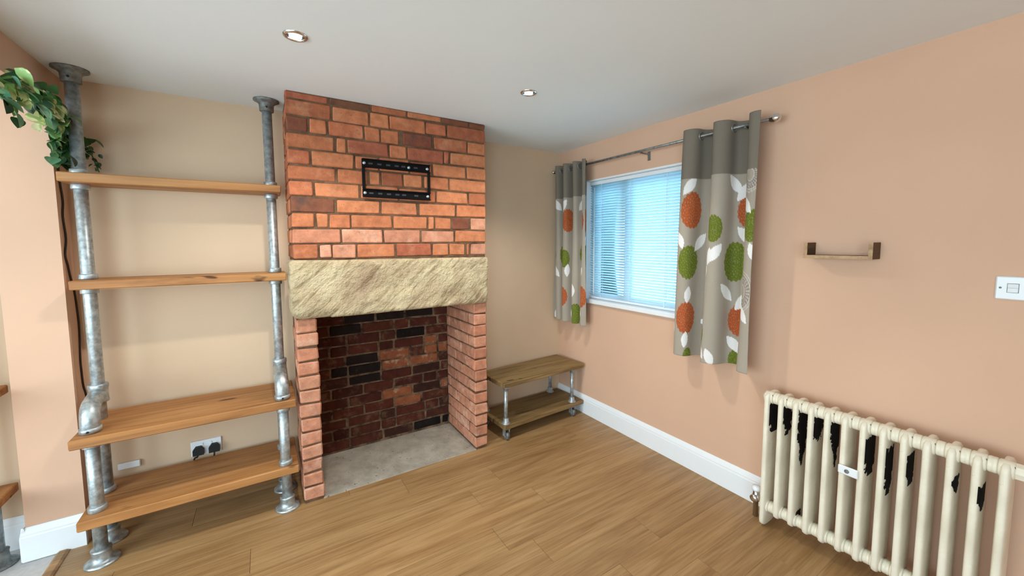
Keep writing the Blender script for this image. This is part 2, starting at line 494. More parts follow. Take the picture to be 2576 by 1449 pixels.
# window
fx0, fx1 = XR + 0.10, XR + 0.15
wn = MB()
wn.box(fx0, fx1, WY0, WY1, WZ0, WZ0 + 0.05, 0.004).box(fx0, fx1, WY0, WY1, WZ1 - 0.05, WZ1, 0.004)
wn.box(fx0, fx1, WY0, WY0 + 0.05, WZ0 + 0.05, WZ1 - 0.05, 0.004).box(fx0, fx1, WY1 - 0.05, WY1, WZ0 + 0.05, WZ1 - 0.05, 0.004)
MY = 2.115
wn.box(fx0, fx1, MY - 0.032, MY + 0.032, WZ0 + 0.05, WZ1 - 0.05, 0.004)
win = struct('window_1', wn, 'white', label='white framed two pane window')
obj('sill', MB().box(XR - 0.022, fx0, WY0 - 0.02, WY1 + 0.012, WZ0 - 0.03, WZ0 + 0.004, 0.005), 'white', win)
rv = MB().box(XR - 0.002, fx0, WY0, WY1, WZ1 - 0.012, WZ1, 0.001).box(XR - 0.002, fx0, WY1 - 0.010, WY1, WZ0, WZ1 - 0.012, 0.001).box(XR - 0.002, fx0, WY0, WY0 + 0.010, WZ0, WZ1 - 0.012, 0.001)
obj('reveal_lining', rv, 'white', win)
for a, b in ((WY0 + 0.05, MY - 0.032), (MY + 0.032, WY1 - 0.05)):
    obj('pane', MB().box(fx0 + 0.02, fx0 + 0.024, a, b, WZ0 + 0.05, WZ1 - 0.05), 'glass', win)
obj('handle', MB().box(fx0 - 0.012, fx0, MY - 0.014, MY + 0.014, 1.36, 1.46, 0.004).box(fx0 - 0.03, fx0 - 0.012, MY - 0.010, MY + 0.010, 1.30, 1.44, 0.004), 'white', win)

# ================================================================== BRICK FIREPLACE
fp = thing('brick_fireplace', 'red brick chimney breast with stone lintel and open hearth', 'fireplace', ((XA + XB) / 2, YC, 0))
rec = 0.007
JL, JR, LZ = 0.229, 1.190, 1.04       # jamb faces, lintel bottom
FB = 2.90                            # firebox back
core = MB()
core.box(XA + rec, XB - rec, YC + rec, YW - 0.001, LZ + 0.01, H).box(XA + rec, JL - rec, YC + rec, YW - 0.001, 0.001, LZ + 0.01)
core.box(JR + rec, XB - rec, YC + rec, YW - 0.001, 0.001, LZ + 0.01)
core.box(0.191, 1.229, YW - 0.001, YW + 0.29, LZ + 0.01, H)
obj('mortar', core, 'mortar', fp)
core2 = MB().box(0.191, 1.229, FB + 0.004, YW + 0.29, 0.001, LZ + 0.01)
core2.box(0.191, JL - rec, YW, FB + 0.004, 0.001, LZ + 0.01).box(JR + rec, 1.229, YW, FB + 0.004, 0.001, LZ + 0.01)
obj('mortar', core2, 'mortar_fire', fp)

G = 0.005   # half joint
def brick(x0, x1, y0, y1, z0, z1, mat, jit=0.0022, bev=0.005):
    return obj('brick', MB().box(x0, x1, y0, y1, z0, z1, bev, jit), mat, fp)
# courses of the front, joint boundaries read course by course
CZ = [2.21 - 0.0838 * i for i in range(11)]
FRONT = [
 [(0.123, .336), (.349, .535), (.545, .648), (.655, .868), (.876, 1.006), (1.018, 1.287)],
 [(0.123, .222), (.231, .312), (.325, .502), (.513, .594), (.602, .705), (.733, .908), (.928, 1.150), (1.160, 1.287)],
 [(0.123, .345), (.362, .408), (.419, .640), (.650, .748), (.758, .985), (.993, 1.022), (1.036, 1.287)],
 [(0.123, .225), (.236, .446), (.457, .580), (.592, .760), (.772, .905), (.917, 1.140), (1.152, 1.287)],
 [(0.123, .350), (.362, .520), (.532, .588), (.600, .720), (.730, .840), (.858, 1.015), (1.027, 1.287)],
 [(0.123, .233), (.245, .470), (.482, .690), (.702, .925), (.937, 1.150), (1.162, 1.287)],
 [(0.128, .336), (.352, .582), (.594, .805), (.822, 1.062), (1.074, 1.287)],
 [(0.128, .233), (.248, .302), (.312, .416), (.426, .650), (.660, .868), (.880, .915), (.925, 1.030), (1.042, 1.165), (1.175, 1.287)],
 [(0.128, .360), (.372, .592), (.604, .820), (.832, 1.050), (1.060, 1.287)],
 [(0.128, .245), (.258, .312), (.322, .440), (.450, .664), (.676, .893), (.905, 1.008), (1.020, 1.128), (1.142, 1.160), (1.172, 1.287)],
]
DARK = {(1, 5), (7, 7), (6, 0), (1, 0)}
# cut sliver course under the ceiling; darker bricks paint in the shade there
xs = [XA, 0.33, 0.55, 0.76, 0.98, 1.17, XB]
for a, b in zip(xs[:-1], xs[1:]):
    brick(a + (0 if a == XA else G), b - (0 if b == XB else G), YC + 0.003, YC + 0.1, CZ[0] + G, H - 0.002, 'brick_dark' if random.random() < .6 else 'brick')
for i, row in enumerate(FRONT):
    z0, z1 = CZ[i + 1] + G, CZ[i] - G
    for j, (x0, x1) in enumerate(row):
        d = 0.1
        if j == 0: d = 0.1 if i % 2 == 0 else 0.215
        m = 'brick_dark' if (i, j) in DARK else ('brick' if i < 7 or random.random() < .8 else 'brick_jamb')
        f = YC + random.uniform(-0.002, 0.003)
        brick(x0, x1, f, YC + d, z0 + random.uniform(-.002, .002), z1 + random.uniform(-.002, .002), m)
    # side face towards the shelves
    yy = YC + (0.1 if i % 2 == 0 else 0.215) + 0.01
    while yy < YW - 0.03:
        y2 = min(yy + 0.215, YW - 0.002)
        brick(XA + random.uniform(-.001, .002), XA + 0.1, yy, y2, z0, z1, 'brick')
        yy = y2 + 0.01
# jambs: 13 courses each
JZ = [1.048 - 0.0797 * i for i in range(14)]
for i in range(13):
    z0, z1 = max(JZ[i + 1] + 0.004, 0.002), JZ[i] - 0.004
    for (x0, x1, side) in ((XA, JL, -1), (JR, XB, 1)):
        d = 0.105 if i % 2 else 0.215
        f = YC + random.uniform(-0.002, 0.003)
        e = random.uniform(-.004, .003)
        if side < 0: brick(x0 + random.uniform(0, .004), x1 + e, f, YC + d, z0, z1, 'brick_jamb', 0.003, 0.007)
        else: brick(x0 + e, x1, f, YC + d, z0, z1, 'brick_jamb', 0.003, 0.007)
        yy = YC + d + 0.009
        while yy < FB - 0.03:
            y2 = min(yy + 0.205, FB)
            lim = y2 if side > 0 else y2
            if side < 0:
                brick(x0 if yy < YW - .03 and y2 < YW else 0.192, x1 + random.uniform(-.002, .002), yy, y2, z0, z1, 'brick_jamb')
            else:
                brick(x0 + random.uniform(-.002, .002), 1.228, yy, y2, z0, z1, 'brick_jamb')
            yy = y2 + 0.009
# firebox back wall: sooty bricks; dark ones high up and low right paint shade
FZ = [1.045 - 0.0735 * i for i in range(15)]
for i in range(14):
    z0, z1 = max(FZ[i + 1] + 0.004, 0.004), FZ[i] - 0.004
    x = JL - (0.0 if i % 2 else 0.11)
    while x < JR - 0.01:
        L = random.choice((0.2, 0.215, 0.215, 0.1))
        x0, x1 = max(x, JL), min(x + L, JR)
        if x1 - x0 > 0.02:
            xm, zm = (x0 + x1) / 2, (z0 + z1) / 2
            m = 'brick_fire'
            if ((xm - 0.50) / 0.13) ** 2 + ((zm - 0.55) / 0.13) ** 2 < 1: m = 'brick_soot_shade'
            elif zm > 0.72 and random.random() < 0.35: m = 'brick_soot_shade'  # shade high in the firebox, painted as dark bricks
            elif zm < 0.12 and xm > 1.0: m = 'brick_soot_shade'  # shade in the back right corner, painted as dark bricks
            elif 0.52 < zm < 0.74 and xm > 0.60 and random.random() < 0.45: m = 'brick_pale'
            elif zm > 0.2 and zm < 0.66 and xm > 0.58 and random.random() < 0.2: m = 'brick_pale'
            brick(x0, x1, FB + random.uniform(-.003, .002), FB + 0.06, z0, z1, m, 0.002, 0.006)
        x += L + 0.011

# stone lintel
def lintel():
    nx, ny, nz = 72, 12, 22
    x0, x1, y0, y1 = 0.103, 1.288, 2.374, 2.62
    bm = bmesh.new()
    def P(a, b, c):
        x = x0 + (x1 - x0) * a; y_ = y0 + (y1 - y0) * b
        zb = 1.046 - 0.018 * a; zt = 1.368 - 0.009 * a
        return Vector((x, y_, zb + (zt - zb) * c))
    verts = {}
    def V(i, j, k):
        if (i, j, k) not in verts: verts[(i, j, k)] = bm.verts.new(P(i / nx, j / ny, k / nz))
        return verts[(i, j, k)]
    for i in range(nx):
        for k in range(nz):
            for j in (0, ny): bm.faces.new((V(i, j, k), V(i + 1, j, k), V(i + 1, j, k + 1), V(i, j, k + 1)))
    for i in range(nx):
        for j in range(ny):
            for k in (0, nz): bm.faces.new((V(i, j, k), V(i + 1, j, k), V(i + 1, j + 1, k), V(i, j + 1, k)))
    for j in range(ny):
        for k in range(nz):
            for i in (0, nx): bm.faces.new((V(i, j, k), V(i, j + 1, k), V(i, j + 1, k + 1), V(i, j, k + 1)))
    for v in bm.verts:
        p = v.co; zb = 1.046; zt = 1.366
        r = 0.05 if (p.x < 0.3 and p.z < 1.15) else 0.022
        lo = Vector((x0 + r, y0 + r, zb + r)); hi = Vector((x1 - r, y1 - r, zt - r))
        q = Vector([min(max(p[i], lo[i]), hi[i]) for i in range(3)])
        d = p - q
        if d.length > r: p = q + d.normalized() * r
        n3 = noise.fractal(Vector((p.x * 4, p.y * 4, p.z * 6)), 0.9, 2.0, 4) * 0.016
        c_, s_ = math.cos(0.65), math.sin(0.65)
        g = noise.noise(Vector(((p.x * c_ + p.z * s_) * 9, (p.z * c_ - p.x * s_) * 46, 3.1))) * 0.007
        if p.y < y0 + 0.06: p = p + Vector((0, -(n3 + g) * 1.0, (n3) * 0.3))
        else: p = p + Vector((0, 0, n3 * 0.3))
        # a crack line and hollow across the face
        if p.y < y0 + 0.05:
            cx_ = 0.93 + 0.06 * math.sin((p.z - 1.05) * 9)
            p.y += 0.006 * math.exp(-((p.x - cx_) / 0.008) ** 2)
            cx2 = 0.63 - (p.z - 1.2) * 1.2 * (-1 if p.z < 1.2 else 0.1)
            p.y += 0.005 * math.exp(-((p.x - cx2) / 0.01) ** 2) * (1 if p.z < 1.24 else 0.3)
        v.co = p
    mb = MB(); bm.verts.index_update()
    mb.add([v.co[:] for v in bm.verts], [[v.index for v in f.verts] for f in bm.faces], True); bm.free()
    o = obj('lintel', mb, 'stone', fp); o['label'] = 'rough tooled yellow sandstone lintel'
lintel()
hb = MB().box(JL - 0.006, JR + 0.006, YC + 0.004, FB + 0.003, -0.011, 0.006, 0.001)
o = obj('hearth', hb, 'hearth', fp); o['label'] = 'flat grey stone hearth slab'

# black bracket fixed on the brickwork
bk = thing('wall_mount_bracket', 'black metal rectangular bracket frame bolted to the brick chimney breast', 'bracket', (0.69, YC, 1.72))
y0_, y1_ = YC - 0.024, YC - 0.004
def rail(z0, z1):
    mb = MB().box(0.487, 0.890, y0_ + 0.014, y1_, z0, z1, 0.003)
    mb.box(0.487, 0.890, y0_, y0_ + 0.0145, z1 - 0.006, z1, 0.002).box(0.487, 0.890, y0_, y0_ + 0.0145, z0, z0 + 0.006, 0.002)
    r_ = obj('rail', mb, 'black', bk)
    zc = (z0 + z1) / 2
    for xs_ in (0.535, 0.585, 0.635, 0.685, 0.725, 0.80):
        obj('slot', MB().box(xs_ - 0.012, xs_ + 0.012, y0_ + 0.0125, y0_ + 0.0142, zc - 0.005, zc + 0.005, 0.0005), 'slot', r_)
    for xs_ in (0.500, 0.872):
        obj('bolt', MB().lathe([(0.0095, 0), (0.0095, 0.004), (0.006, 0.0075), (0.001, 0.008)], (xs_, y0_ + 0.0142, zc), 'Y', 12).v and
            MB().lathe([(0.0095, 0), (0.0095, -0.004), (0.006, -0.0075), (0.001, -0.008)], (xs_, y0_ + 0.0142, zc), 'Y', 12), 'galv', r_)
    return r_
rt = rail(1.890, 1.939)
rail(1.722, 1.770)
obj('bolt', MB().lathe([(0.0095, 0), (0.0095, -0.004), (0.006, -0.0075), (0.001, -0.008)], (0.757, y0_ + 0.0142, 1.912), 'Y', 12), 'galv', rt)
for x0, x1 in ((0.487, 0.503), (0.874, 0.890)):
    obj('side_bar', MB().box(x0, x1, y0_ + 0.008, y1_, 1.770, 1.890, 0.002), 'black', bk)

# ================================================================== SHELVING
PR = 0.0242
def flange_floor(x, y, parent, z=0.0):
    return obj('floor_flange', MB().lathe([(0.060, z + 0.0), (0.061, z + 0.007), (0.050, z + 0.011), (0.036, z + 0.018), (0.033, z + 0.055), (0.036, z + 0.058), (0.036, z + 0.066), (0.0245, z + 0.068)], (x, y, 0), 'Z', 28), 'galv', parent)
def collar(x, y, z, parent, up=True, mat='galv'):
    s_ = 1 if up else -1
    a, b = (z, z + 0.026) if up else (z - 0.026, z)
    c = obj('collar', MB().lathe([(0.0245, a), (0.0315, a + 0.001), (0.0325, a + 0.004), (0.0325, b - 0.004), (0.031, b - 0.001), (0.0245, b)], (x, y, 0), 'Z', 24), mat, parent)
    return c
def grub(x, y, z, parent):
    return obj('grub_screw', MB().lathe([(0.005, 0), (0.005, -0.003), (0.003, -0.0035)], (x, y, z), 'Y', 10), 'rubber', parent)
SHX0, SHX1 = -0.752, 0.098
su = thing('pipe_shelving', 'tall shelving of stained scaffold boards on galvanised pipes beside the brick chimney', 'shelving', (-0.33, 2.6, 0))
UP = [(-0.704, 2.647), (0.044, 2.650)]
FP = [(-0.694, 2.475), (0.046, 2.446)]
SH = [(1.735, 1.776, 2.552, 2.752, SHX0, 0.091), (1.252, 1.293, 2.552, 2.752, -0.744, 0.097), (0.574, 0.617, 2.400, 2.765, -0.746, 0.107), (0.204, 0.248, 2.400, 2.775, -0.744, 0.107)]
for (z0, z1, ya, yb, xa_, xb_) in SH:
    if yb - ya > 0.3:
        ym = 2.592
        shp = obj('shelf', MB().box(xa_, xb_, ya, ym - 0.001, z0, z1, 0.004, 0.001), 'board', su)
        obj('shelf', MB().box(xa_ + 0.004, xb_ - 0.002, ym + 0.001, yb, z0 + 0.001, z1 - 0.001, 0.004, 0.001), 'board', su)
    else:
        obj('shelf', MB().box(xa_, xb_, ya, yb, z0, z1, 0.004, 0.001), 'board', su)
def upright(x, y, z0, z1, parent):
    return obj('pipe', MB().lathe([(PR, z0), (PR, z1)], (x, y, 0), 'Z', 24), 'galv', parent)
for i, ((xu, yu), (xf, yf)) in enumerate(zip(UP, FP)):
    upright(xu, yu, 0.01, H - 0.01, su)
    upright(xf, yf, 0.01, 0.66, su)
    flange_floor(xf, yf, su); flange_floor(xu, yu, su)
    cf = obj('ceiling_flange', MB().lathe([(0.062, H - 0.0005), (0.062, H - 0.008), (0.048, H - 0.014), (0.036, H - 0.026), (0.034, H - 0.062), (0.0245, H - 0.064)], (xu, yu, 0), 'Z', 28), 'galv_dark', su)  # darker metal paints in the shade at the ceiling
    grub(xu, yu - 0.034, H - 0.045, cf)
    for s_ in (0, 1):
        collar(xu, yu, SH[s_][1], su); collar(xu, yu, SH[s_][0], su, False)
    collar(xf, yf, SH[3][1], su); collar(xu, yu, SH[3][1], su)
    collar(xf, yf, SH[2][0], su, False); collar(xu, yu, SH[2][0], su, False)
    # tee socket on the rear pipe and the elbow that carries the front pipe
    obj('tee_socket', MB().lathe([(0.0245, 0.70), (0.034, 0.701), (0.036, 0.706), (0.034, 0.715), (0.034, 0.765), (0.0365, 0.770), (0.0365, 0.786), (0.034, 0.790), (0.0245, 0.791)], (xu, yu, 0), 'Z', 24), 'galv', su)
    pts = []
    n_ = 10
    yb_, zt_ = yu - 0.01, 0.742
    pts.append((xu, yb_, zt_)); rad = 0.075
    for kk in range(n_ + 1):
        a = kk / n_ * PI / 2
        yy_ = yf + rad - rad * math.sin(a); zz_ = 0.728 - rad + rad * math.cos(a)
        pts.append((xu + (xf - xu) * min(1, (kk + 2) / n_), yy_, zz_))
    pts.append((xf, yf, 0.624))
    el = obj('elbow', MB().tube(pts, 0.0335, 20), 'galv', su)
    obj('rim', MB().lathe([(0.030, 0.618), (0.037, 0.619), (0.037, 0.640), (0.030, 0.642)], (xf, yf, 0), 'Z', 24), 'galv', el)
    grub(xf, yf - 0.036, 0.630, el)

# second unit cut by the left edge of the picture
su2 = thing('pipe_shelving', 'second scaffold board shelving mostly hidden beyond the peach pier', 'shelving', (-1.45, 2.62, 0))
for z0, z1 in ((0.778, 0.816), (0.308, 0.350)):
    obj('shelf', MB().box(-1.88, -1.022, 2.40, 2.755, z0, z1, 0.004, 0.001), 'board', su2)
for xx in (-1.085, -1.82):
    upright(xx, 2.70, -0.002, H - 0.01, su2)
    obj('floor_flange', MB().lathe([(0.060, -0.004), (0.061, 0.004), (0.050, 0.008), (0.036, 0.016), (0.033, 0.055), (0.036, 0.066), (0.0245, 0.068)], (xx, 2.70, 0), 'Z', 28), 'galv_dark', su2)
    obj('ceiling_flange', MB().lathe([(0.062, H - 0.0005), (0.062, H - 0.008), (0.036, H - 0.026), (0.034, H - 0.062), (0.0245, H - 0.064)], (xx, 2.70, 0), 'Z', 28), 'galv_dark', su2)

# ================================================================== ROLLING BENCH
bn = thing('rolling_bench', 'low brown board bench with white pipe legs on casters beside the chimney', 'bench', (1.83, 2.6, 0))
def brot(v):
    cx_, cy_ = 1.415, 2.40; a = math.radians(3.6)
    x, y_ = v[0] - cx_, v[1] - cy_
    return (cx_ + x * math.cos(a) - y_ * math.sin(a), cy_ + x * math.sin(a) + y_ * math.cos(a), v[2])
BX0, BX1, BY0, BY1 = 1.415, 2.235, 2.40, 2.745
ym = (BY0 + BY1) / 2
obj('board', MB().box(BX0, BX1, BY0, ym - 0.001, 0.402, 0.438, 0.005, 0.001, brot), 'bench', bn)
obj('board', MB().box(BX0, BX1, ym + 0.001, BY1, 0.402, 0.437, 0.005, 0.001, brot), 'bench', bn)
obj('board', MB().box(BX0 + 0.005, BX1 - 0.005, BY0, ym - 0.001, 0.086, 0.122, 0.005, 0.001, brot), 'bench', bn)
obj('board', MB().box(BX0 + 0.005, BX1 - 0.005, ym + 0.001, BY1, 0.086, 0.121, 0.005, 0.001, brot), 'bench', bn)
for (xx, yy) in ((1.452, 2.432), (2.125, 2.432), (1.452, 2.712), (2.125, 2.712)):
    p = brot((xx, yy, 0))
    lg = obj('leg', MB().lathe([(0.0145, 0.122), (0.0145, 0.402)], (p[0], p[1], 0), 'Z', 16), 'galv', bn)
    obj('flange', MB().lathe([(0.034, 0.1225), (0.034, 0.127), (0.022, 0.131), (0.020, 0.162), (0.0146, 0.164)], (p[0], p[1], 0), 'Z', 18), 'galv', lg)
    obj('flange', MB().lathe([(0.030, 0.4015), (0.030, 0.397), (0.020, 0.393), (0.019, 0.372), (0.0146, 0.370)], (p[0], p[1], 0), 'Z', 18), 'galv', lg)
    cs = obj('caster', MB().box(p[0] - 0.026, p[0] + 0.026, p[1] - 0.026, p[1] + 0.026, 0.080, 0.0855, 0.002).box(p[0] - 0.020, p[0] - 0.017, p[1] - 0.022, p[1] + 0.016, 0.028, 0.080, 0.001).box(p[0] + 0.017, p[0] + 0.020, p[1] - 0.022, p[1] + 0.016, 0.028, 0.080, 0.001), 'galv', bn)
    obj('wheel', MB().lathe([(0.012, -0.0125), (0.028, -0.011), (0.032, -0.007), (0.032, 0.007), (0.028, 0.011), (0.012, 0.0125)], (p[0], p[1] - 0.006, 0.032), 'X', 20), 'galv_dark', cs)

# ================================================================== CURTAINS AND ROD
RX, RZ = XR - 0.085, 2.072
rd = thing('curtain_rod', 'grey metal curtain rod above the window with pale finial', 'curtain rod', (XR, 1.9, RZ))
obj('rod', MB().lathe([(0.0085, 1.036), (0.0085, 2.79)], (RX, 0, RZ), 'Y', 16), 'steel', rd)
obj('finial', MB().lathe([(0.006, 1.036), (0.015, 1.032), (0.021, 1.015), (0.021, 0.998), (0.012, 0.985), (0.002, 0.982)], (RX, 0, RZ), 'Y', 18), 'chrome', rd)
obj('finial', MB().lathe([(0.006, 2.789), (0.015, 2.792), (0.017, 2.803), (0.002, 2.811)], (RX, 0, RZ), 'Y', 18), 'chrome', rd)
for yy in (1.842, 1.15, 2.74):
    obj('bracket', MB().box(RX - 0.004, XR, yy - 0.006, yy + 0.006, RZ - 0.018, RZ - 0.0095, 0.001).box(XR - 0.006, XR, yy - 0.012, yy + 0.012, RZ - 0.055, RZ + 0.005, 0.002).box(RX - 0.012, RX + 0.012, yy - 0.006, yy + 0.006, RZ - 0.0145, RZ - 0.0087, 0.001), 'steel', rd)

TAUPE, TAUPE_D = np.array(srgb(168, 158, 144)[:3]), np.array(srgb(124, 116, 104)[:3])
ORANGE, GREEN, WHITEC, GREYC = [np.array(srgb(*c)[:3]) for c in ((178, 92, 52), (108, 120, 42), (234, 232, 230), (132, 122, 116))]
def curtain(name, label, ya, yb, yfront, period, zt, zb, band, motifs, flare, seed, amp=0.042):
    ny_, nz_ = 300, 260
    yy = np.linspace(ya, yb, ny_); zz = np.linspace(zb, zt, nz_)
    Y, Z = np.meshgrid(yy, zz)                     # rows = z
    t = (zt - Z) / (zt - zb)
    ph = 2 * PI * (Y - yfront) / period
    wob = 0.35 * np.sin(3.1 * t + seed + Y * 9) * t
    X = RX - amp * (1 - 0.12 * t) * (1 + 0.10 * np.sin(Y * 23 + seed)) * np.cos(ph + wob) + 0.008 * t * np.sin(Y * 31 + seed)
    X += 0.004 * np.sin(2 * ph + 5 * t + seed)
    Yd = Y + 0.066 * period * np.sin(2 * ph + wob) + flare[0] * t * (Y - ya) / (yb - ya) + flare[1] * t * (1 - (Y - ya) / (yb - ya))
    # unfolded width coordinate along the cloth
    du = np.hypot(np.diff(X[nz_ // 2]), np.diff(Yd[nz_ // 2])); U1 = np.concatenate([[0], np.cumsum(du)])
    def u_at(yv): return np.interp(yv, yy, U1)
    U = np.repeat(U1[None, :], nz_, 0)
    C = np.empty(U.shape + (3,)); C[:] = TAUPE
    rng = np.random.RandomState(seed)
    grain = rng.rand(*U.shape)
    for kind, yv, zv, r, ang in motifs:
        r = r * 1.25
        u0 = u_at(yv); a = (U - u0) / (1 if kind == 'leaf' else 0.66); b = (Z - zv)
        if kind == 'leaf':
            c, s = math.cos(ang), math.sin(ang); p = a * c + b * s; q = -a * s + b * c
            m = np.abs(q) < r * 0.42 * np.clip(1 - (p / r) ** 2, 0, None)
            C[m] = WHITEC
            continue
        d = np.hypot(a, b); th = np.arctan2(b, a)
        if kind in ('orange', 'green'):
            col = ORANGE if kind == 'orange' else GREEN
            m = d < r * (1 + 0.03 * np.cos(18 * th))
            pat = ((np.sin(d / r * 22) * np.cos(16 * th)) > 0.72) & (d < r * 0.93)
            C[m] = col
            C[m & (grain < 0.25)] = col * 0.8
            C[m & pat] = col * 0.5 + TAUPE * 0.5
        else:
            for rr in (1.0, 0.86, 0.70, 0.54, 0.36):
                C[(np.abs(d - r * rr) < 0.0022)] = WHITEC * 0.45 + TAUPE * 0.55
            C[(d < r) & (np.cos(26 * th) > 0.3) & (d > r * 0.4) & (d < r * 0.83)] = GREYC
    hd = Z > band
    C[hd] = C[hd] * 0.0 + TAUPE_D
    mb = MB()
    V = np.stack([X, Yd, Z], -1).reshape(-1, 3)
    idx = np.arange(ny_ * nz_).reshape(nz_, ny_)
    F = np.stack([idx[:-1, :-1], idx[:-1, 1:], idx[1:, 1:], idx[1:, :-1]], -1).reshape(-1, 4)
    org = np.array([RX, (ya + yb) / 2, zb])
    th_ = thing(name, label, 'curtain', tuple(org), 'patterned curtains at the window')
    me = bpy.data.meshes.new('panel')
    me.from_pydata((V - org).tolist(), [], F.tolist())
    me.polygons.foreach_set('use_smooth', [True] * len(F))
    at = me.color_attributes.new('Print', 'FLOAT_COLOR', 'POINT')
    at.data.foreach_set('color', np.concatenate([C.reshape(-1, 3), np.ones((len(V), 1))], 1).ravel())
    me.materials.append(M['cloth'])
    o = bpy.data.objects.new('panel', me); COL.objects.link(o); o.parent = th_; ORG[o.name] = org
    md = o.modifiers.new('thickness', 'SOLIDIFY'); md.thickness = 0.0016; md.offset = 0
    # eyelets where the cloth crosses the rod
    kk = -20
    while kk < 20:
        yc_ = yfront + period * (0.25 + 0.5 * kk)
        if ya + 0.01 < yc_ < yb - 0.01:
            obj('eyelet', MB().torus((RX, yc_, RZ), 0.021, 0.0045, 'Y', 20, 8), 'steel', th_)
        kk += 1
    return th_
LE = 'leaf'
a1, a2 = math.radians(-50), math.radians(55)
RM = [('orange', 1.425, 1.645, .085, 0), ('orange', 1.150, 1.625, .072, 0), ('orange', 1.429, .998, .078, 0), ('orange', 1.166, 1.015, .072, 0),
      ('green', 1.262, 1.533, .060, 0), ('green', 1.43, 1.336, .080, 0), ('green', 1.188, 1.346, .088, 0), ('green', 1.066, 1.54, .066, 0), ('green', 1.309, .924, .062, 0), ('green', 1.17, .785, .05, 0), ('green', 1.418, .765, .04, 0),
      ('grey', 1.088, 1.195, .085, 0), ('grey', 1.076, 1.80, .07, 0), ('grey', 1.314, 1.203, .075, 0)]
for yv, zv, an in ((1.436, 1.789, a2), (1.319, 1.676, a1), (1.199, 1.775, a1), (1.165, 1.735, a2), (1.088, 1.655, a1), (1.158, 1.490, a1), (1.46, 1.467, 1.9), (1.395, 1.455, a2), (1.255, 1.395, a2), (1.275, 1.375, 1.4), (1.215, 1.175, a1), (1.160, 1.125, a2), (1.087, 1.080, a1), (1.327, 1.085, a1), (1.178, .872, a1), (1.135, .885, a2), (1.428, 1.140, 1.5), (1.43, .865, 1.5), (1.486, .914, 1.2), (1.262, .800, 1.9), (1.30, .835, a1), (1.056, 1.403, 1.9), (1.30, 1.27, a2)):
    RM.append((LE, yv, zv, .052 if an in (a1, a2) else .042, -an))
LM = [('orange', 2.580, 1.64, .075, 0), ('orange', 2.401, 1.63, .075, 0), ('orange', 2.618, .998, .07, 0), ('orange', 2.54, 1.005, .06, 0), ('orange', 2.392, 1.02, .075, 0),
      ('green', 2.662, 1.352, .08, 0), ('green', 2.60, 1.322, .06, 0), ('green', 2.417, 1.36, .085, 0), ('green', 2.479, .863, .07, 0), ('green', 2.74, 1.345, .04, 0)]
for yv, zv, an in ((2.713, 1.782, a1), (2.606, 1.757, a2), (2.385, 1.803, 1.5), (2.44, 1.77, a2), (2.766, 1.405, a2), (2.725, 1.214, a1), (2.629, 1.491, 1.6), (2.418, 1.473, a1), (2.40, 1.20, a2), (2.496, 1.06, 1.6), (2.634, .845, 1.5), (2.52, .815, 1.6), (2.396, .875, 1.4), (2.775, .81, 1.6), (2.585, 1.222, 1.5), (2.56, .86, 1.4)):
    LM.append((LE, yv, zv, .055 if an in (a1, a2) else .045, -an))
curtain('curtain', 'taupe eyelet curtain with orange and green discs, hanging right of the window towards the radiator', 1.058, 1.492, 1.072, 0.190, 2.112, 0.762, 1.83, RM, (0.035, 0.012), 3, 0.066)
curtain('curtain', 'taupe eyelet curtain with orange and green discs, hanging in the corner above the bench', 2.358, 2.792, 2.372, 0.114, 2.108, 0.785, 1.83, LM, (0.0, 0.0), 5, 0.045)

# ================================================================== VENETIAN BLIND
BXC = XR + 0.045
by0, by1 = WY0 + 0.014, WY1 - 0.014
bl = thing('venetian_blind', 'white venetian blind with closed thin slats inside the window recess', 'blind', (BXC, (by0 + by1) / 2, WZ0 + 0.01))
obj('headrail', MB().box(BXC - 0.014, BXC + 0.014, by0, by1, 1.922, 1.949, 0.002), 'plastic', bl)
obj('bottom_rail', MB().box(BXC - 0.012, BXC + 0.012, by0, by1, 0.995, 1.008, 0.003), 'plastic', bl)
slat_me = None
NS = 45
z = 1.022
step = (1.914 - 1.022) / (NS - 1)
for i in range(NS):
    if slat_me is None:
        tl = math.radians(-41); mb = MB(); pr = []
        for kk in range(4):
            s_ = -0.0125 + 0.025 * kk / 3; bow = 0.0016 * (1 - (s_ / 0.0125) ** 2)
            pr.append((s_ * math.cos(tl) - bow * math.sin(tl), s_ * math.sin(tl) + bow * math.cos(tl)))
        vs = [(p[0], yv, p[1]) for yv in (by0 - (by0 + by1) / 2, by1 - (by0 + by1) / 2) for p in pr]
        mb.add([(v[0] + BXC, v[1] + (by0 + by1) / 2, v[2] + z) for v in vs], [(j, j + 1, j + 5, j + 4) for j in range(3)], True)
        so = obj('slat', mb, 'slat', bl, origin=(BXC, (by0 + by1) / 2, z)); slat_me = so
        md = so.modifiers.new('thickness', 'SOLIDIFY'); md.thickness = 0.0005
    else:
        s2 = slat_me.copy(); COL.objects.link(s2); s2.parent = bl
        s2.location = slat_me.location + Vector((0, 0, step * i))
for yv in (2.33, 2.03, 1.72, 1.48):
    obj('ladder_cord', MB().box(BXC - 0.0128, BXC - 0.0116, yv - 0.0015, yv + 0.0015, 1.0, 1.93).box(BXC + 0.0116, BXC + 0.0128, yv - 0.0015, yv + 0.0015, 1.0, 1.93), 'plastic', bl)
obj('tilt_wand', MB().lathe([(0.003, 1.03), (0.004, 1.05), (0.003, 1.9)], (BXC - 0.022, 2.40, 0), 'Z', 8), 'plastic', bl)

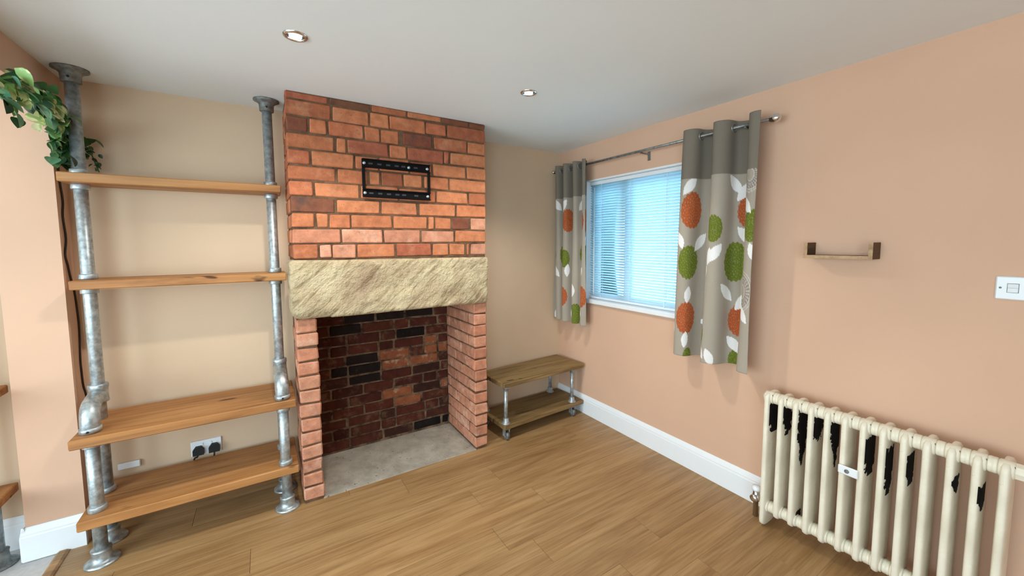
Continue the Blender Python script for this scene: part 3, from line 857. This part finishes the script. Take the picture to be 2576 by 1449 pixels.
# ================================================================== RADIATOR
rdt = thing('column_radiator', 'old cream cast iron column radiator with flaking black patches under the window wall', 'radiator', (2.13, 0.57, 0))
secY = [0.948 - 0.0631 * i for i in range(13)]
SX, SRX, SRY, SEX = 2.145, 0.066, 0.0150, 0.55   # oblong sections: middle, half depth, half width, roundness
def colm(mb, x, yc_, zb, zt, ry, rx, n=16, foot=False):
    prof = []
    rings = [(zb, 0.35), (zb + 0.006, 0.72), (zb + 0.018, 0.95), (zb + 0.035, 1.0), (zt - 0.035, 1.0), (zt - 0.018, 0.94), (zt - 0.006, 0.7), (zt, 0.3)]
    vs = []; fs = []
    for zz_, s_ in rings:
        for kk in range(n):
            a = 2 * PI * kk / n
            c, s = math.cos(a), math.sin(a)
            e = SEX
            vs.append((x + rx * s_ * math.copysign(abs(c) ** e, c), yc_ + ry * s_ * math.copysign(abs(s) ** e, s), zz_))
    for i in range(len(rings) - 1):
        for kk in range(n):
            k2 = (kk + 1) % n
            fs.append((i * n + kk, i * n + k2, (i + 1) * n + k2, (i + 1) * n + kk))
    fs.append(tuple(range(n))); fs.append(tuple(range((len(rings) - 1) * n, len(rings) * n)))
    mb.add(vs, fs, True)
def section(yc_, foot):
    mb = MB()
    zb = 0.002 if foot else 0.070
    colm(mb, SX, yc_, zb, 0.704, SRY, SRX, 28)
    for zc in (0.675, 0.106):
        mb.lathe([(0.026, -0.0195), (0.030, -0.016), (0.030, 0.016), (0.026, 0.0195)], (2.122, yc_, zc), 'Y', 20)
    return mb
sec_objs = []
mid_me = None
for i, yc_ in enumerate(secY):
    foot = i in (0, 12)
    if foot or mid_me is None:
        o = obj('section', section(yc_, foot), 'rad', rdt, origin=(2.145, yc_, 0.35))
        if not foot: mid_me = o
    else:
        o = mid_me.copy(); COL.objects.link(o); o.parent = rdt
        o.location = Vector(np.array((2.145, yc_, 0.35)) - ORG[rdt.name]); ORG[o.name] = np.array((2.145, yc_, 0.35))
    sec_objs.append(o)
    if i < 12:
        ym_ = yc_ - 0.0315
        for zc in (0.675, 0.106):
            obj('hub', MB().lathe([(0.0265, -0.0120), (0.0285, -0.0085), (0.0285, -0.001), (0.0275, 0), (0.0285, 0.001), (0.0285, 0.0085), (0.0265, 0.0120)], (2.125, ym_, zc), 'Y', 20), 'rad', rdt)
obj('end_plug', MB().lathe([(0.0285, -0.014), (0.0285, -0.040), (0.020, -0.042), (0.020, -0.052), (0.015, -0.053)], (2.125, secY[-1], 0.675), 'Y', 8, False), 'rad', rdt)
obj('end_plug', MB().lathe([(0.0285, -0.014), (0.0285, -0.040), (0.020, -0.042), (0.020, -0.052), (0.015, -0.053)], (2.125, secY[-1], 0.106), 'Y', 8, False), 'rad', rdt)
obj('end_plug', MB().lathe([(0.0285, 0.012), (0.0285, 0.020), (0.020, 0.022), (0.015, 0.028)], (2.125, secY[0], 0.675), 'Y', 8, False), 'rad', rdt)
# patches where the enamel has come off the near faces of the sections
def side_y(x):
    d = abs(x - SX) / SRX
    return SRY * (1 - d ** (2 / SEX)) ** (SEX / 2) if d < 1 else 0
def patch(i, zt, zb, x0, x1, seed, thr=0.0, tail=None):
    yc_ = secY[i]; nx_, nz_ = 26, int((zt - zb) / 0.0035)
    xs_ = np.linspace(x0, x1, nx_ + 1); zs_ = np.linspace(zb, zt, nz_ + 1)
    mb = MB(); ids = {}
    vs = []; fs = []
    def vid(a, b):
        if (a, b) not in ids:
            ids[(a, b)] = len(vs); vs.append((xs_[a], yc_ - side_y(xs_[a]) - 0.0009, zs_[b]))
        return ids[(a, b)]
    for a in range(nx_):
        for b in range(nz_):
            u = (a + .5) / nx_; v = (b + .5) / nz_
            wdt = 0.5 * min(1, 0.25 + 1.7 * v) * (1 if v < 0.93 else 0.8)
            cen = 0.5 + 0.18 * noise.noise(Vector((v * 4, seed, 0)))
            n_ = noise.fractal(Vector((xs_[a] * 60, zs_[b] * 40, seed * 3.7)), 0.8, 2.1, 3)
            if abs(u - cen) < wdt + 0.20 * n_ - thr and v < 0.97 + 0.08 * n_:
                fs.append((vid(a, b), vid(a + 1, b), vid(a + 1, b + 1), vid(a, b + 1)))
    if not fs: return
    mb.add(vs, fs)
    o = obj('bare_patch', mb, 'peel', sec_objs[i]); o['label'] = 'black flaked patch'
    md = o.modifiers.new('t', 'SOLIDIFY'); md.thickness = 0.0006; md.offset = 1
for (i, zt, zb, x0, x1, thr) in ((0, .655, .500, 2.090, 2.19, -.15), (1, .668, .510, 2.088, 2.18, 0), (2, .668, .430, 2.088, 2.19, 0), (2, .50, .375, 2.11, 2.16, .08), (3, .655, .530, 2.09, 2.19, 0), (4, .655, .500, 2.09, 2.19, -.05), (4, .53, .43, 2.13, 2.17, .12),
    (6, .640, .465, 2.084, 2.19, -.12), (7, .620, .415, 2.088, 2.17, -.10), (8, .622, .490, 2.086, 2.165, -.10), (10, .600, .530, 2.080, 2.14, .05), (11, .595, .500, 2.080, 2.15, -.08), (2, .155, .10, 2.11, 2.16, .05)):
    patch(i, zt, zb, x0, x1, i + zb * 7, thr)
cl = obj('stay_clip', MB().box(2.068, 2.0765, 0.572, 0.642, 0.452, 0.490, 0.004), 'white', rdt); cl['label'] = 'white wall stay plate clipped across two sections'
obj('screw', MB().lathe([(0.0085, 0.0), (0.0085, -0.003), (0.005, -0.0045)], (2.068, 0.610, 0.471), 'X', 12), 'galv_dark', cl)
vl = obj('valve', MB().lathe([(0.014, 0.968), (0.014, 0.985), (0.018, 0.987), (0.018, 1.020), (0.012, 1.022)], (2.145, 0, 0.106), 'Y', 16).lathe([(0.0125, 0.0), (0.0125, 0.085), (0.016, 0.087), (0.016, 0.14), (0.010, 0.142)], (2.145, 1.006, 0), 'Z', 16), 'chrome', rdt)
obj('valve_head', MB().lathe([(0.008, 0.14), (0.021, 0.143), (0.022, 0.152), (0.018, 0.165), (0.006, 0.167)], (2.145, 1.006, 0), 'Z', 14), 'plastic', vl)
obj('valve_wheel', MB().lathe([(0.006, 0), (0.019, -0.003), (0.019, -0.012), (0.006, -0.016)], (2.129, 1.006, 0.106), 'X', 14), 'chrome', vl)

# ================================================================== SMALL THINGS ON THE RIGHT WALL
ws = thing('wall_shelf', 'small dark walnut tray shelf with pale edges on the peach wall', 'shelf', (XR, 0.725, 1.38))
for y0, y1 in ((0.838, 0.853), (0.598, 0.613)):
    e_ = obj('end_panel', MB().box(XR - 0.092, XR - 0.001, y0, y1, 1.381, 1.453, 0.001), 'timber', ws)
    obj('front_edge', MB().box(XR - 0.0935, XR - 0.0922, y0, y1, 1.381, 1.453), 'lit_edge', e_)
s_ = obj('shelf_board', MB().box(XR - 0.092, XR - 0.001, 0.6135, 0.8375, 1.381, 1.395, 0.001), 'timber', ws)
obj('front_edge', MB().box(XR - 0.0935, XR - 0.0922, 0.6132, 0.8378, 1.381, 1.395), 'lit_edge', s_)

ls = thing('light_switch', 'white plastic light switch plate on the peach wall above the radiator', 'light switch', (XR, 0.196, 1.288))
obj('plate', MB().box(XR - 0.009, XR - 0.0005, 0.123, 0.269, 1.247, 1.330, 0.004), 'plastic', ls)
for yc_ in (0.228, 0.164):
    r_ = obj('rocker', MB().prism([(XR - 0.0088, 1.274), (XR - 0.0135, 1.274), (XR - 0.0095, 1.289), (XR - 0.0125, 1.304), (XR - 0.0088, 1.304)], 1, yc_ - 0.012, yc_ + 0.012), 'plastic', ls)
    obj('surround', MB().box(XR - 0.0096, XR - 0.0088, yc_ - 0.014, yc_ + 0.014, 1.272, 1.306, 0.0003), M['galv_dark'], r_)
for yc_ in (0.257, 0.135):
    obj('screw', MB().lathe([(0.0035, 0), (0.0035, -0.0012), (0.001, -0.0016)], (XR - 0.009, yc_, 1.289), 'X', 10), 'galv_dark', ls)

# ================================================================== DOWNLIGHTS
def downlight(x, y_, label):
    t_ = thing('downlight', label, 'ceiling light', (x, y_, H), 'recessed ceiling downlights')
    obj('trim_ring', MB().lathe([(0.030, H - 0.0008), (0.031, H - 0.006), (0.036, H - 0.007), (0.043, H - 0.004), (0.044, H - 0.0005)], (x, y_, 0), 'Z', 32, True, False), 'chrome', t_)
    obj('baffle', MB().lathe([(0.031, H - 0.0015), (0.022, H - 0.0012)], (x, y_, 0), 'Z', 28, True, False), 'dark_baffle', t_)
    obj('lamp', MB().lathe([(0.022, H - 0.0005), (0.022, H - 0.004), (0.016, H - 0.007), (0.002, H - 0.008)], (x, y_, 0), 'Z', 24), 'lamp', t_)
    l = bpy.data.lights.new('downlight_beam', 'SPOT'); l.energy = 52; l.spot_size = math.radians(135); l.spot_blend = 0.5; l.color = (1.0, 0.96, 0.90); l.shadow_soft_size = 0.035
    lo = bpy.data.objects.new('downlight_beam', l); COL.objects.link(lo); lo.parent = t_; lo.location = (0, 0, -0.012)
downlight(0.136, 1.784, 'lit recessed downlight in the ceiling before the shelving and chimney')
downlight(1.216, 1.786, 'lit recessed downlight in the ceiling nearer the window')

# ================================================================== SOCKET, PLUGS, TRUNKING, CABLE
so_ = thing('wall_socket', 'white double wall socket on the cream wall behind the lowest shelf', 'socket', (-0.332, YW, 0.275))
obj('plate', MB().box(-0.402, -0.262, YW - 0.010, YW - 0.0005, 0.252, 0.338, 0.003), 'plastic', so_)
for xs_ in (-0.352, -0.312):
    obj('switch', MB().box(xs_ - 0.006, xs_ + 0.006, YW - 0.0135, YW - 0.0095, 0.310, 0.324, 0.001), 'plastic', so_)
def plug(x, label, pts):
    p_ = thing('plug', label, 'plug', (x, YW - 0.011, 0.28), 'black plugs in the wall socket')
    b_ = MB().prism([(x - 0.025, 0.262), (x + 0.025, 0.262), (x + 0.025, 0.292), (x + 0.012, 0.310), (x - 0.012, 0.310), (x - 0.025, 0.292)], 1, YW - 0.032, YW - 0.0105)
    obj('body', b_, 'rubber', p_)
    obj('cord', MB().tube(pts, 0.0042, 8), 'rubber', p_)
def smooth(pts, n=6):
    out = []
    P_ = [Vector(p) for p in pts]
    for i in range(len(P_) - 1):
        p0, p1, p2, p3 = P_[max(i - 1, 0)], P_[i], P_[i + 1], P_[min(i + 2, len(P_) - 1)]
        for k_ in range(n):
            t_ = k_ / n
            out.append(0.5 * ((2 * p1) + (-p0 + p2) * t_ + (2 * p0 - 5 * p1 + 4 * p2 - p3) * t_ * t_ + (-p0 + 3 * p1 - 3 * p2 + p3) * t_ ** 3))
    out.append(P_[-1]); return out
plug(-0.368, 'black plug with looped cord in the left half of the double socket', smooth([(-0.368, YW - 0.022, 0.264), (-0.375, YW - 0.03, 0.254), (-0.385, YW - 0.032, 0.252), (-0.392, YW - 0.018, 0.20), (-0.39, YW - 0.012, 0.06)]))
plug(-0.296, 'black plug in the right half of the double socket', smooth([(-0.296, YW - 0.022, 0.264), (-0.298, YW - 0.028, 0.24), (-0.30, YW - 0.02, 0.18), (-0.30, YW - 0.012, 0.05)]))
o = obj('cable_trunking', MB().box(-0.700, -0.612, YW - 0.016, YW - 0.0005, 0.272, 0.306, 0.003), 'plastic')
tag(o, 'short white plastic trunking piece on the cream wall behind the shelving pipe', 'trunking')
cp = [(XN1 + 0.004, y_, z_) for y_, z_ in ((2.713, 1.90), (2.713, 1.842), (2.713, 1.761), (2.73, 1.662), (2.714, 1.587), (2.727, 1.485), (2.701, 1.41), (2.718, 1.363), (2.739, 1.295), (2.766, 1.245), (2.782, 1.134), (2.785, 1.034), (2.765, 0.895), (2.766, 0.835), (2.772, 0.76), (2.800, 0.66), (2.803, 0.30), (2.80, 0.02))]
o = obj('cable', MB().tube(smooth(cp, 5), 0.0038, 8), 'cable')
tag(o, 'thin wavy dark cable running down the side of the peach pier', 'cable')

# ================================================================== IVY GARLAND
iv = thing('ivy_garland', 'artificial ivy garland draped along the dropped beam above the peach pier', 'garland', (-0.77, 2.66, 2.0))
path = smooth([(-0.755, 2.10, 2.01), (-0.755, 2.18, 2.00), (-0.758, 2.27, 2.01), (-0.765, 2.42, 2.045), (-0.765, 2.55, 2.03), (-0.768, 2.64, 2.00), (-0.775, 2.66, 1.95), (-0.785, 2.655, 1.90), (-0.785, 2.655, 1.85)], 8)
obj('stem', MB().tube(path, 0.004, 8), 'leaf_dark', iv)
drop = smooth([(-0.765, 2.65, 2.02), (-0.735, 2.72, 2.00), (-0.715, 2.74, 1.95), (-0.690, 2.76, 1.90), (-0.675, 2.765, 1.84), (-0.668, 2.77, 1.81)], 6)
obj('stem', MB().tube(drop, 0.0025, 6), 'leaf_dark', iv)
def leaf_mesh(nm, mat, L, W):
    mb = MB(); n_ = 6; vs = []; fs = []
    for i in range(n_ + 1):
        t_ = i / n_; wd = W * math.sin(PI * min(1, t_ ** 0.75)) ** 0.8 if 0 < t_ < 1 else 0.0005
        zc = -0.18 * L * t_ * t_
        vs += [(t_ * L, -wd, zc + wd * 0.25), (t_ * L, 0, zc), (t_ * L, wd, zc + wd * 0.25)]
    for i in range(n_):
        for j in (0, 1):
            a = i * 3 + j; fs.append((a, a + 1, a + 4, a + 3))
    me = bpy.data.meshes.new(nm); me.from_pydata(vs, [], fs)
    me.polygons.foreach_set('use_smooth', [True] * len(fs)); me.materials.append(M[mat]); return me
lms = [leaf_mesh('leaf', 'leaf_dark', .062, .024), leaf_mesh('leaf', 'leaf_dark', .05, .021), leaf_mesh('leaf', 'leaf_var', .062, .025), leaf_mesh('leaf', 'leaf_cream', .05, .018), leaf_mesh('leaf', 'leaf_blue', .058, .027)]
rng = random.Random(11)
def put_leaf(p, me, sc=1.0, yawb=None, pit=None):
    if math.hypot(p[0] + 0.704, p[1] - 2.647) < 0.05: return
    o = bpy.data.objects.new('leaf', me); COL.objects.link(o); o.parent = iv
    o.location = Vector(p) - Vector(ORG[iv.name])
    q = Matrix.Rotation(rng.uniform(0, 2 * PI) if yawb is None else yawb, 3, 'Z') @ Matrix.Rotation(rng.uniform(0.1, 1.2) if pit is None else pit, 3, 'Y') @ Matrix.Rotation(rng.uniform(-0.9, 0.9), 3, 'X')
    o.rotation_euler = q.to_euler(); o.scale = (sc,) * 3
for i in range(250):
    t_ = rng.random() ** 0.9
    p = path[min(len(path) - 1, int(t_ * len(path)))]
    frac = t_
    th = 0.042 if frac < 0.55 else 0.032
    off = Vector((rng.gauss(0.02, 0.020), rng.gauss(0, 0.03), max(-0.09, min(0.085, rng.gauss(-0.004, th)))))
    q = p + off
    q.x = max(q.x, -0.762)
    if q.y > 2.66 and q.x < -0.75: q.y = 2.66
    if frac > 0.8: me = rng.choice((lms[4], lms[4], lms[0], lms[2], lms[1]))
    elif off.z > 0.03: me = rng.choice((lms[0], lms[0], lms[1], lms[2]))
    else: me = rng.choice((lms[0], lms[1], lms[2], lms[2], lms[3], lms[4]))
    # leaves face outwards from the beam, towards the room
    put_leaf(q, me, rng.uniform(0.75, 1.1) if frac < 0.6 else rng.uniform(0.6, 1.0), rng.uniform(-1.9, 1.2))
for i in range(46):
    p = drop[min(len(drop) - 1, int(rng.random() ** 1.6 * len(drop)))]
    far = (p.z < 1.93)
    q = p + Vector((rng.gauss(0, 0.012 if far else 0.03), rng.gauss(-0.01, 0.012), rng.gauss(0, 0.02)))
    q.x = max(q.x, -0.775); q.y = min(q.y, 2.79)
    put_leaf(q, rng.choice((lms[0], lms[1], lms[1], lms[3] if not far else lms[0])), rng.uniform(0.35, 0.6) if far else rng.uniform(0.7, 1.0))
for o in list(COL.objects):
    o.select_set(False)
